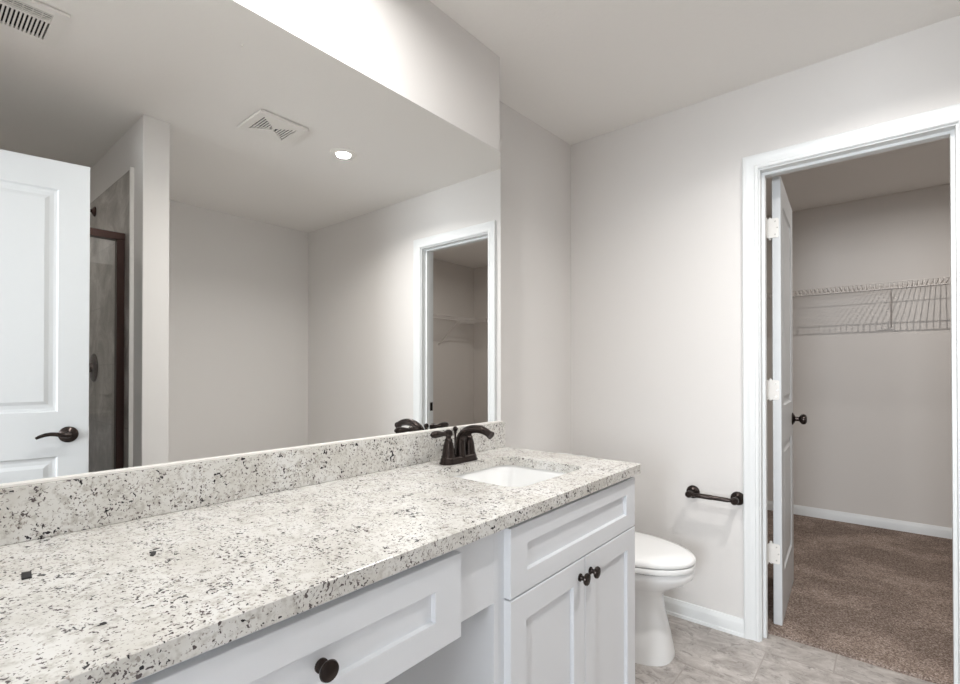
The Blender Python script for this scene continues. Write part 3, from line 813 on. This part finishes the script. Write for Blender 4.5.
MB().tube([(2.47, 0.722, 1.195), (2.47, 0.718, 1.155), (2.47, 0.712, 1.105)], [0.011, 0.009, 0.007], 12).build('valve_lever', M['dark_bronze'], sv)

# ------------------------------------------------------------------ closet wire shelves
ZS, SD = 1.787, 0.305
def wire_shelf(label, o, along, inward, length, brace_at, group):
    """o: wall point at the start of the shelf, along the wall; inward: out of the wall."""
    O = Vector(o); A = Vector(along); N = Vector(inward); Z = Vector((0, 0, 1))
    t = thing('wire_shelf', label, 'wire shelf', tuple(O), group)
    def P(a, n, z): return O + A * a + N * n + Z * z
    mb = MB()
    k = 0
    while 0.02 + k * 0.0254 < length - 0.01:
        a = 0.02 + k * 0.0254
        mb.tube([P(a, 0.006, 0), P(a, SD - 0.003, 0), P(a, SD, -0.003), P(a, SD, -0.044)], 0.0027, 6)
        k += 1
    mb.build('deck_wires', M['shelf_wire'], t, smooth=60)
    mb = MB()
    for n, z, r in ((0.010, -0.004, 0.0030), (0.145, -0.004, 0.0030), (SD + 0.003, -0.001, 0.0032), (SD + 0.003, -0.044, 0.0036)):
        mb.tube([P(0.004, n, z), P(length - 0.004, n, z)], r, 8)
    a = 0.12
    while a < length:
        mb.tube([P(a, SD + 0.004, 0.0), P(a, SD + 0.004, -0.044)], 0.0034, 8)
        a += 0.305
    mb.build('rails', M['shelf_wire'], t, smooth=60)
    for b in brace_at:
        mb = MB()
        p0 = P(b, SD + 0.002, -0.046); p1 = P(b, 0.012, -0.292)
        s = 0.0045
        mb.loft([[p + A * dx + Z * dz for dx, dz in ((-s, -s), (s, -s), (s, s), (-s, s))] for p in (p0, p1)])
        br = mb.build('brace', M['shelf_wire'], t, smooth=0)
        cl = MB()
        cl.loft([[P(b + dx, n, -0.295 + dz) for dx, dz in rrect(-0.013, 0.013, -0.018, 0.012, 0.006, 4)] for n in (0.0005, 0.010)])
        cl.build('wall_clip', M['shelf_wire'], br, smooth=30)
    return t
wire_shelf('long white wire shelf with lip across the closet back wall', (-0.155, CB, ZS), (1, 0, 0), (0, -1, 0), 2.97, (0.47, 1.378, 2.29), 'closet wire shelves')
wire_shelf('white wire shelf on the closet right wall, meeting the back shelf in the mirror', (2.85, CB - SD - 0.02, ZS), (0, -1, 0), (-1, 0, 0), 1.78, (0.30, 1.20), 'closet wire shelves')

# ------------------------------------------------------------------ crumbs on the counter
pts = [(0.212, 0.1225), (0.2427, 0.1192), (0.2448, 0.1300), (0.2152, 0.1332)]
o = MB().prism(pts, ZC + 0.0002, ZC + 0.002).build('plastic_chip', M['black'], None, smooth=0)
tag(o, 'small black square chip lying on the granite near the left end', 'chip')
pts = [(0.2617, 0.2729), (0.270, 0.2745), (0.279, 0.2690), (0.2847, 0.2720), (0.277, 0.2775), (0.2675, 0.2815), (0.2635, 0.2790)]
o = MB().prism(pts, ZC + 0.0002, ZC + 0.002).build('plastic_crumb', M['black'], None, smooth=0)
tag(o, 'tiny black crumb on the granite, nearer the sink than the chip', 'crumb')
